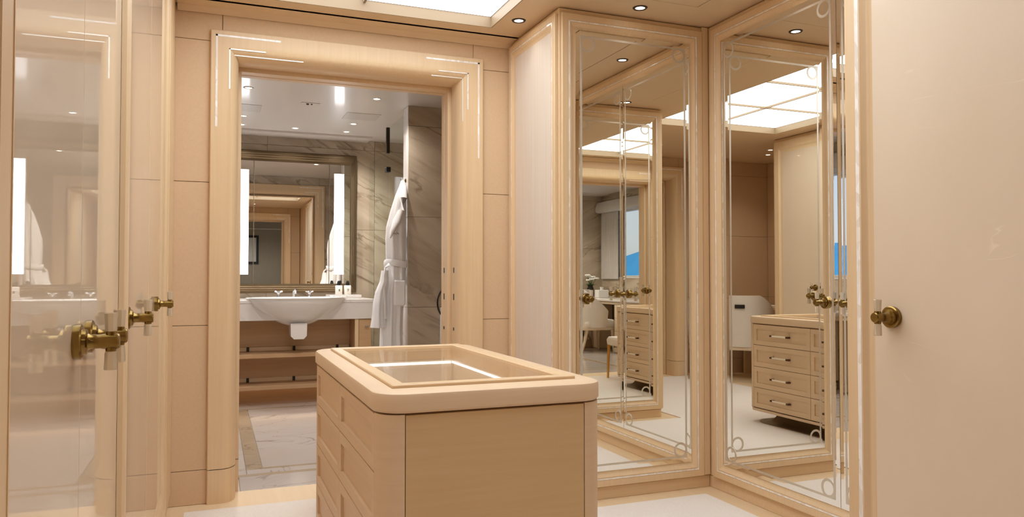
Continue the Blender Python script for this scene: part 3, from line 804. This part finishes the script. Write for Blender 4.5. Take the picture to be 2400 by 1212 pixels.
part('toe_kick', MB().box(VX0,1.33,6.97,6.99,0.0,0.134),'vanity',t)
part('led_strip', MB().box(VX0+0.05,1.15,6.90,6.905,0.129,0.1345),'led_warm',t)

BX,BY,BR=0.685,6.84,0.92
t=thing('basin',(BX,BY,0.68),'white ceramic basin with bulging front set in the marble counter','basin')
def bowl(a,bf,z,n=36,bb=0.2,p=2.3):
    P=[]
    for k in range(n):
        q=2*PI*k/n; c,s_=math.cos(q),math.sin(q)
        x=a*math.copysign(abs(c)**(2/p),c); y=(bf if s_<0 else bb)*math.copysign(abs(s_)**(2/p),s_)
        P.append((BX+x,BY+y,z))
    return P
R=[]
for k in range(13):
    q=k/12            # underside, from the foot up to the rim
    sc=math.sin(q*PI/2)**0.75
    R.append(bowl(0.06+0.355*sc,0.05+0.26*sc,BR-0.24*(1-q)**1.25-0.012))
R+= [bowl(0.424,0.318,BR-0.010),bowl(0.426,0.32,BR-0.002),bowl(0.422,0.316,BR),bowl(0.37,0.27,BR-0.002,bb=0.10)]
for k in range(1,9):
    q=k/8; sc=math.cos(q*PI/2)**0.7
    R.append(bowl(0.02+0.345*sc,0.02+0.245*sc,BR-0.004-0.15*q,bb=0.02+0.07*sc))
part('bowl', MB().rings(R,True,True,True),'ceramic',t,50)
part('waste_shroud', MB().rings([[ (BX+sx_*w_,y,z) for sx_,y in ((-1,6.66),(1,6.66),(1,6.82),(-1,6.82))] for w_,z in ((0.040,0.565),(0.066,0.592),(0.068,0.70))],True,True,True),'ceramic',t)
t=thing('basin_tap',(BX,7.10,VT),'chrome three-piece basin mixer behind the white basin','tap')
for k,dx in enumerate((-0.135,0,0.135)):
    x=BX+dx; y=7.10
    if dx==0:
        sp=part('spout', MB().tube([(x,y,VT),(x,y,VT+0.055),(x,y-0.02,VT+0.078),(x,y-0.06,VT+0.082),(x,y-0.10,VT+0.066),(x,y-0.11,VT+0.05)],[0.018,0.014,0.013,0.012,0.012,0.012],12),'chrome',t,50)
    else:
        v=part('valve', MB().lathe([(0.024,0.0),(0.022,0.008),(0.013,0.018),(0.011,0.045),(0.015,0.052),(0.013,0.062),(0.001,0.064)],(x,y,VT),16,cap=False),'chrome',t,40)
        part('lever', MB().tube([(x-0.035,y-0.005,VT+0.066),(x,y,VT+0.056),(x+0.035,y-0.005,VT+0.066)],[0.007,0.008,0.007],8),'chrome',v,40)
single('shelf_slab', MB().cbox(0.985,1.275,6.98,7.24,VT+0.001,VT+0.030,0.004),'marble_pale','thin pale marble slab at the right of the basin carrying two bottles','shelf')
def bottle(x,y,label,mark):
    z=VT+0.031
    t=thing('bottle',(x,y,z),label,'bottle','amenity bottles on the marble slab')
    b_=part('body', MB().rings([rrect(x-w_,x+w_,y-w_,y+w_,0.008,zz_,3) for w_,zz_ in ((0.028,z),(0.030,z+0.003),(0.030,z+0.080),(0.026,z+0.086))],True,True,True),'bottle',t,50)
    part('cap', MB().lathe([(0.012,0.086),(0.017,0.088),(0.017,0.100),(0.012,0.122),(0.009,0.128),(0.001,0.129)],(x,y,z),14,cap=False),'black',t,40)
    g=MB(); yy=y-0.0308
    for (p,q) in mark: g.tube([(x+p[0],yy,z+0.042+p[1]),(x+q[0],yy,z+0.042+q[1])],0.0017,5)
    part('printed_mark', g,'thread',b_)
bottle(1.085,7.10,'ivory bottle with black cap, left of the two on the marble slab',[((-.004,-.01),(.006,.01)),((.006,.01),(-.006,.004)),((-.006,.004),(.007,-.004)),((.007,-.004),(-.004,-.01))])
bottle(1.165,7.10,'ivory bottle with black cap, right of the two on the marble slab',[((-.006,.01),(.007,.01)),((.007,.01),(.004,-.002)),((.004,-.002),(-.004,-.01)),((-.006,.0),(-.006,.01))])

# mirror with light bars
t=thing('wall_mirror',(BX,YBB,1.0),'large bronze-framed bathroom mirror with two vertical light bars above the basin','mirror')
mx0,mx1,mz0,mz1=0.09,1.28,0.945,2.262; mf=0.058
yw=YBB-0.013
pf=[(0.0,0.0),(0.0,0.035),(0.006,0.045),(0.016,0.045),(0.020,0.036),(0.028,0.036),(0.032,0.030),(0.040,0.030),(0.045,0.022),(mf,0.018),(mf,0.006)]
part('frame', MB().rectrings((mx0,yw,mz0),(1,0,0),(0,0,1),(0,-1,0),mx1-mx0,mz1-mz0,[((u,u,u*1.45,u*1.6),v) for u,v in pf]),'frame_bronze',t,30)
gz0,gz1=mz0+mf*1.45,mz1-mf*1.6
for (a,c) in ((mx0+mf,0.341),(0.345,1.023),(1.027,mx1-mf)):
    part('mirror_pane', MB().cbox(a,c,yw-0.014,yw-0.004,gz0,gz1,0.0015),'mirror',t)
for (a,c) in ((0.208,0.298),(1.072,1.162)):
    lb=part('light_housing', MB().cbox(a-0.002,c+0.002,yw-0.019,yw-0.0145,1.118,2.082,0.001),'white',t)
    part('light_bar', MB().cbox(a,c,yw-0.024,yw-0.0192,1.12,2.08,0.001),'bar_light',lb)

# ------------------------------------------------------------------ robe on its hook
t=thing('robe_hook',(1.37,5.75,1.80),'small oval brass hook on the pale edge of the marble partition','hook')
part('plate', MB().lathe([(0.001,0.0),(0.016,0.0),(0.015,0.006),(0.001,0.007)],(1.389,5.755,1.845),18,'-X',cap=False),'brass',t,40)
part('peg', MB().tube([(1.388,5.755,1.845),(1.365,5.755,1.842),(1.350,5.755,1.852)],[0.006,0.006,0.009],10),'brass',t,40)
def drape(specs, folds, amp, seg=56, ph=0.0):
    """closed cloth tube: specs = (z, x0, x1, yc, depth, fold amount)"""
    R=[]
    for (z,xa_,xb_,yc,dp,fa) in specs:
        ring=[]
        for k in range(seg):
            q=2*PI*k/seg
            cx=(xa_+xb_)/2; rx=(xb_-xa_)/2; ry=dp/2
            wv=1+amp*fa*math.sin(folds*q+ph+z*2.1)+0.5*amp*fa*math.sin((folds*2+1)*q+z*5.3+ph)
            ring.append((cx+rx*math.cos(q)*(1+0.15*(wv-1)), yc+ry*math.sin(q)*wv, z))
        R.append(ring)
    return MB().rings(R,True,True,True)
def interp(specs, nsub=5):
    out=[]
    for a,c in zip(specs,specs[1:]):
        for k in range(nsub):
            q=k/nsub; q=q*q*(3-2*q); out.append(tuple(a[i]+(c[i]-a[i])*q for i in range(len(a))))
    out.append(specs[-1]); return out
rb=thing('bathrobe',(1.28,5.72,0.42),'white towelling bathrobe hanging from the hook at the marble partition','bathrobe')
YC=5.73
body=[(1.845,1.352,1.378,YC+.02,0.03,0.0),(1.80,1.335,1.384,YC+.01,0.05,0.1),(1.72,1.300,1.386,YC,0.08,0.3),(1.60,1.262,1.386,YC,0.11,0.5),(1.48,1.232,1.384,YC,0.13,0.6),(1.38,1.226,1.388,YC,0.13,0.7),
      (1.25,1.230,1.386,YC,0.12,0.7),(1.195,1.232,1.384,YC,0.105,0.5),(1.16,1.225,1.386,YC,0.115,0.6),(1.06,1.215,1.384,YC,0.14,0.9),(0.95,1.200,1.368,YC,0.15,1.0),(0.80,1.195,1.362,YC,0.15,1.1),(0.62,1.190,1.356,YC,0.155,1.2),(0.45,1.185,1.358,YC,0.16,1.2)]
bd=part('body', drape(interp(body),7,0.16),'robe',rb,70)
slv=[(1.145,1.185,1.235,YC-.06,0.07,0.3),(1.06,1.172,1.236,YC-.06,0.09,0.6),(0.98,1.140,1.225,YC-.05,0.10,0.7),(0.90,1.125,1.215,YC-.05,0.11,0.8),(0.80,1.118,1.21,YC-.05,0.115,0.9),(0.715,1.105,1.222,YC-.05,0.12,1.0)]
part('sleeve', drape(interp(slv),4,0.14,40,1.0),'robe',rb,70)
part('collar', MB().tube([(1.368,YC-.02,1.80),(1.352,YC-.055,1.70),(1.330,YC-.075,1.60),(1.292,YC-.085,1.52),(1.258,YC-.082,1.44),(1.245,YC-.078,1.39)],[0.018,0.030,0.036,0.034,0.026,0.010],12,sx=0.6),'robe',rb,60)
part('belt', MB().rings([[((1.226+1.388)/2+ (0.087)*math.cos(2*PI*k/40)*(1+o),YC+0.066*math.sin(2*PI*k/40)*(1+o),z+0.008*math.sin(4*PI*k/40)) for k in range(40)] for z,o in ((1.175,0.0),(1.182,0.05),(1.20,0.07),(1.218,0.05),(1.225,0.0))],True),'robe',rb,60)
part('belt_end', MB().tube([(1.240,YC-.078,1.19),(1.205,YC-.09,1.165),(1.198,YC-.093,1.06),(1.205,YC-.093,0.92),(1.21,YC-.092,0.78)],[0.014,0.016,0.013,0.013,0.012],10,sx=0.5),'robe',rb,60)
pk=MB().cbox(1.278,1.366,YC-.0865,YC-.055,0.875,1.072,0.010)
part('pocket', pk,'robe',rb)
g=MB(); yy=YC-.0795; cx,cz=1.288,1.425
for pth in ([(-.028,.0,0),(-.012,.002,0),(-.004,.0,0)],[(-.004,.0,0),(.003,.004,0),(.002,-.010,0)],[(.006,.013,0),(.010,.009,0),(.012,.003,0)],[(.010,.003,0),(.018,-.002,0),(.026,-.003,0)],[(.016,.002,0),(.020,.008,0)]):
    g.tube([(cx+p[0],yy,cz+p[1]) for p in pth],0.0016,5)
part('embroidery', g,'thread',rb,label='small dark embroidered emblem on the chest')
# slanted belt loop tab on the partition side
part('hanging_loop', MB().tube([(1.365,YC+.02,1.835),(1.358,YC+.02,1.858),(1.350,YC+.02,1.835)],0.004,8),'robe',rb,50)

# ------------------------------------------------------------------ shower enclosure glass
t=thing('shower_screen',(1.41,6.6,0),'frameless clear glass shower screen behind the bathrobe','shower screen')
part('glass_panel', MB().box(1.408,1.416,5.845,6.505,0.01,2.39),'shower_glass',t)
part('glass_door', MB().box(1.408,1.416,6.515,YBB-0.016,0.01,2.19),'shower_glass',t)
part('hinge_bar', MB().cbox(1.396,1.426,6.495,6.525,2.175,2.40,0.002),'dark',t)
for z in (2.03,0.25):
    for dy in (-0.028,0.0,0.028):
        part('hinge', MB().cbox(1.392,1.43,6.51+dy-0.010,6.51+dy+0.010,z-0.022,z+0.022,0.003),'black',t)
# towel ring with towel on the partition
t=thing('towel_ring',(1.78,5.67,0.9),'thin black towel ring on the marble partition, half hidden by the door jamb','towel ring')
rc=(1.775,5.662,0.895); rR=0.155
part('ring', MB().tube([(rc[0]+rR*math.cos(2*PI*k/40),rc[1],rc[2]+rR*math.sin(2*PI*k/40)) for k in range(41)],0.0065,8),'dark',t,60)
part('mount', MB().lathe([(0.001,0.03),(0.015,0.03),(0.02,0.0)],(rc[0],5.69,rc[2]+rR),16,'-Y',cap=False),'dark',t,40)
tw=MB(); R=[]
for k in range(9):
    z=0.86-k*0.075
    R.append([(rc[0]+x_,5.662+dy*.6+0.004*math.sin(x_*60+k*.4),z) for x_,dy in ([(-0.13+0.026*i,-0.030) for i in range(11)]+[(0.13-0.026*i,0.030) for i in range(11)])])
tw.rings(R,True,True,True)
single('hand_towel', tw,'robe','white hand towel hanging from the black ring','towel',smooth=60)

# ------------------------------------------------------------------ dressing table side of the bathroom
DX1=-0.50; DT=0.77
t=thing('dressing_table',(-0.78,6.3,0),'pale dressing table with drawers under the bathroom window','dressing table')
part('tabletop', MB().cbox(XBL+0.014,DX1,5.10,YBB-0.014,DT-0.035,DT,0.006),'marble_pale',t)
part('apron', MB().cbox(XBL+0.02,DX1-0.02,5.12,6.7,DT-0.075,DT-0.036,0.002),'chair_wood',t)
part('pedestal', MB().cbox(XBL+0.03,DX1-0.03,5.45,6.02,0.09,DT-0.076,0.003),'chair_wood',t)
part('pedestal_foot', MB().cbox(XBL+0.06,DX1-0.02,5.43,6.04,0.0,0.088,0.02),'chair_wood',t)
for (z0_,z1_) in ((0.10,0.31),(0.315,0.50),(0.505,0.69)):
    d=part('drawer', MB().cbox(DX1-0.032,DX1-0.016,5.47,6.0,z0_,z1_,0.003),'chair_wood',t)
    part('pull', MB().cbox(DX1-0.016,DX1-0.003,5.64,5.83,(z0_+z1_)/2-.008,(z0_+z1_)/2+.008,0.003),'horn_dark',d)
part('leg', MB().tube([(DX1-0.06,5.16,DT-0.07),(DX1-0.06,5.16,0.0)],[0.03,0.018],12),'chair_wood',t,40)
part('end_panel', MB().cbox(XBL+0.03,DX1-0.03,6.96,7.0,0.0,DT-0.036,0.003),'chair_wood',t)
def chair(loc, rz, label):
    t=thing('tub_chair',loc,label,'chair','ivory tub chairs',rz)
    # local space, faces -Y
    nA,nB=25,7; rows_o=[];rows_i=[]
    for i in range(nA):
        a=math.radians(-118+236*i/(nA-1)); s_=abs(a)/math.radians(118)
        top=0.90-0.30*max(0,(s_-0.34)/0.66)**1.15
        ro,ri=[],[]
        for j in range(nB):
            q=j/(nB-1); z=0.36+(top-0.36)*q; fl=1+0.10*q
            for r,lst in ((0.285,ro),(0.245,ri)):
                lst.append((r*fl*math.sin(a)*0.98, r*fl*math.cos(a)*0.95+0.02, z))
        rows_o.append(ro); rows_i.append(ri[::-1])
    R=[o+i_ for o,i_ in zip(rows_o,rows_i)]
    part('backrest', MB().rings(R,True,True,True),'chair',t,60,local=True)
    part('seat', MB().rings([rrect(-d,d,-0.27*d/0.24,0.22*d/0.24,0.07,z) for d,z in ((0.235,0.36),(0.245,0.38),(0.245,0.44),(0.225,0.47),(0.16,0.478))],True,True,True),'chair',t,45,local=True)
    part('seat_rail', MB().rings([rrect(-0.262,0.262,-0.28,0.275,0.11,z) for z in (0.325,0.358)],True,True,True),'chair_wood',t,45,local=True)
    for (x,y,dy) in ((-0.21,-0.22,-0.01),(0.21,-0.22,-0.01),(-0.19,0.19,0.09),(0.19,0.19,0.09)):
        part('leg', MB().tube([(x,y,0.33),(x*1.03,y+dy*.4,0.16),(x*1.08,y+dy,0.0)],[0.027,0.021,0.013],10),'chair_wood',t,40,local=True)
    part('grip_slot', MB().cbox(-0.05,0.05,0.292,0.332,0.765,0.805,0.004),'black',t,local=True,label='dark grip slot in the back')
chair((-0.36,6.38,0),-PI/2,'ivory tub chair at the bathroom dressing table')
chair((-0.50,-0.05,0.0),-PI/2+0.75,'ivory tub chair at the desk in the niche')
t=thing('tissue_box',(-0.78,6.86,DT),'white tissue box on the dressing table','box')
part('body', MB().cbox(-0.87,-0.69,6.80,6.93,DT,DT+0.12,0.008),'white',t)
part('tissue', MB().rings([[( -0.78+r*math.cos(2*PI*k/10),6.865+0.5*r*math.sin(2*PI*k/10),z) for k in range(10)] for r,z in ((0.03,DT+0.119),(0.025,DT+0.14),(0.035,DT+0.165))],True,True,True),'paper',t,60)
t=thing('waste_bin',(-0.72,6.75,0),'pale square waste bin under the dressing table','bin')
part('body', MB().rings([rrect(-0.72-d,-0.72+d,6.75-d,6.75+d,0.03,z,4) for d,z in ((0.10,0.0),(0.12,0.02),(0.13,0.29),(0.122,0.29),(0.11,0.03))],True,True,True),'chair_wood',t,40)
part('rim', MB().rings([rrect(-0.72-d,-0.72+d,6.75-d,6.75+d,0.032,z,4) for d,z in ((0.129,0.286),(0.134,0.288),(0.134,0.296),(0.121,0.296))],True),'frame_bronze',t,40)
vx,vy=-0.72,7.13
t=thing('flower_vase',(vx,vy,DT),'vase of white flowers with green leaves on the dressing table','vase')
part('vase', MB().lathe([(0.001,0.0),(0.045,0.0),(0.06,0.05),(0.055,0.13),(0.038,0.17),(0.045,0.19)],(vx,vy,DT),20,cap=False),'dark',t,50)
for k in range(7):
    a=k*2.4; r=0.03+0.09*((k*37)%10)/10; hx,hy,hz=vx+r*math.cos(a),vy+0.7*r*math.sin(a),DT+0.27+0.09*((k*53)%7)/7
    part('stem', MB().tube([(vx,vy,DT+0.15),((vx+hx)/2,(vy+hy)/2,DT+0.22),(hx,hy,hz)],0.004,6),'leaf',t)
    f=MB()
    for p in range(5):
        q=2*PI*p/5; c=Vector((hx+0.026*math.cos(q),hy+0.026*math.sin(q),hz))
        f.rings([[c+Vector((rr_*math.cos(2*PI*m/8),rr_*math.sin(2*PI*m/8),h)) for m in range(8)] for rr_,h in ((0.004,-0.010),(0.022,0.0),(0.02,0.010),(0.006,0.016))],True,True,True)
    part('flower', f,'petal',t,60)
for k in range(6):
    a=k*1.05+.4; L=0.12
    d=Vector((math.cos(a),math.sin(a)*.7,0.5)); s_=Vector((-math.sin(a),math.cos(a),0))*0.022
    p0=Vector((vx,vy,DT+0.17)); p1=p0+d*L*.5; p2=p0+d*L+Vector((0,0,-.02))
    part('leaf', MB().add([p0,p1+s_,p2,p1-s_,p1+Vector((0,0,-.006))],[[0,1,4],[1,2,4],[2,3,4],[3,0,4]]),'leaf',t,60)
# blind box and curtain
bl=MB(); prf=[(0.0,2.12),(0.09,2.12),(0.125,2.14),(0.135,2.18),(0.12,2.24),(0.10,2.29),(0.0,2.29)]
bl.rings([[(XBL+0.013+a,y,z) for a,z in prf] for y in (WY0-0.1,7.31)],True,True,True)
single('pelmet', bl,'curtain','rounded grey fabric pelmet above the bathroom window','pelmet',smooth=40)
cu=MB(); R=[]
for z in (1.06,1.6,2.115):
    R.append([(XBL+0.045+0.012*math.sin(k*1.1),6.74+0.55*k/40,z) for k in range(41)])
cu.rings(R,False); cu.rings([[ (p[0]+0.004,p[1],p[2]) for p in r] for r in R],False)
single('curtain', cu,'curtain','grey curtain drawn to the side of the bathroom window','curtain',smooth=60)

# ------------------------------------------------------------------ desk niche and bedroom beyond the rear doorway
t=thing('desk',(-0.97,0.1,0),'wooden desk along the side wall of the niche','desk')
part('desktop', MB().cbox(-1.184,-0.74,-0.44,0.70,0.735,0.77,0.004),'wood_h',t)
part('drawer_box', MB().cbox(-1.17,-0.76,-0.42,0.68,0.66,0.734,0.003),'brown_wall',t)
for y in (-0.40,0.66):
    part('side_panel', MB().cbox(-1.17,-0.77,y-0.015,y+0.015,0.0,0.66,0.003),'wood',t)
part('modesty_panel', MB().cbox(-1.16,-1.14,-0.38,0.64,0.05,0.66,0.002),'wood_dark',t)
single('papers', MB().cbox(-1.05,-0.80,-0.10,0.22,0.770,0.785,0.004),'paper','stack of white papers lying on the desk','papers')
# bedroom
bw=struct('wall_bedroom', MB().box(-1.6,2.9,-3.35,-3.25,0,CE).box(-1.7,-1.6,-3.35,YR-0.16,0,CE).box(2.9,3.0,-3.35,YR-0.16,0,CE),'bedroom')
part('picture_rail', MB().cbox(-1.6,2.9,-3.25,-3.235,2.16,2.18,0.003),'white',bw)
struct('floor_bedroom', MB().box(-1.7,3.0,-3.35,-0.66,-0.1,0.0),'carpet')
struct('ceiling_bedroom', MB().box(-1.7,3.0,-3.35,-0.66,CE,CE+0.09),'bath_ceiling')
t=thing('picture_frame',(0.74,-3.24,1.4),'black framed picture on the bedroom wall seen in the bathroom mirror','picture')
part('frame', MB().rectrings((0.95,-3.25,1.38),(-1,0,0),(0,0,1),(0,1,0),0.42,0.64,[(0.0,0.0),(0.0,0.03),(0.045,0.03),(0.05,0.012)]),'black',t)
part('print', MB().box(0.57,0.91,-3.246,-3.240,1.42,1.98),'paper',t)
t=thing('bed',(1.1,-2.6,0),'bed with white linen in the room beyond the rear doorway','bed')
part('base', MB().cbox(0.45,2.2,-3.15,-1.95,0.05,0.40,0.02),'bedroom',t)
part('mattress', MB().cbox(0.47,2.18,-3.13,-1.97,0.40,0.66,0.05),'linen',t)
for x in (0.80,1.40):
    part('pillow', MB().rings([rrect(x-d,x+d,-2.9-0.6*d,-2.9+0.6*d,0.06,z) for d,z in ((0.20,0.665),(0.27,0.72),(0.25,0.79),(0.12,0.82))],True,True,True),'linen',t,60)
spot(0.7,-1.8,CE,'unseen lamp added to brighten the bedroom beyond the rear doorway','added bedroom light','white',45,150)  # added lamp, out of view, lifts the brightness of the bedroom

# ------------------------------------------------------------------ outside the window
single('sea', MB().box(-298,-6,-500,700,-9,-8.6),'sea','blue sea beyond the bathroom window','sea')
hm=MB(); nxh=40; R=[]
for i in range(nxh):
    y=-400+1000*i/(nxh-1)
    top=27+8*math.sin(i*.55)+3*math.sin(i*1.7+1)+6*math.sin(i*.21)
    R.append([(-302+0*math.sin(i*.3),y,-8.5),(-330,y,top*0.45),(-370-20*math.sin(i),y,top*.8),(-420,y,top),(-520,y,top*.5),(-600,y,-8.5)])
hm.rings(R,False)
single('hillside', hm,'hill','hazy blue hillside across the water outside the bathroom window','hill',smooth=60)
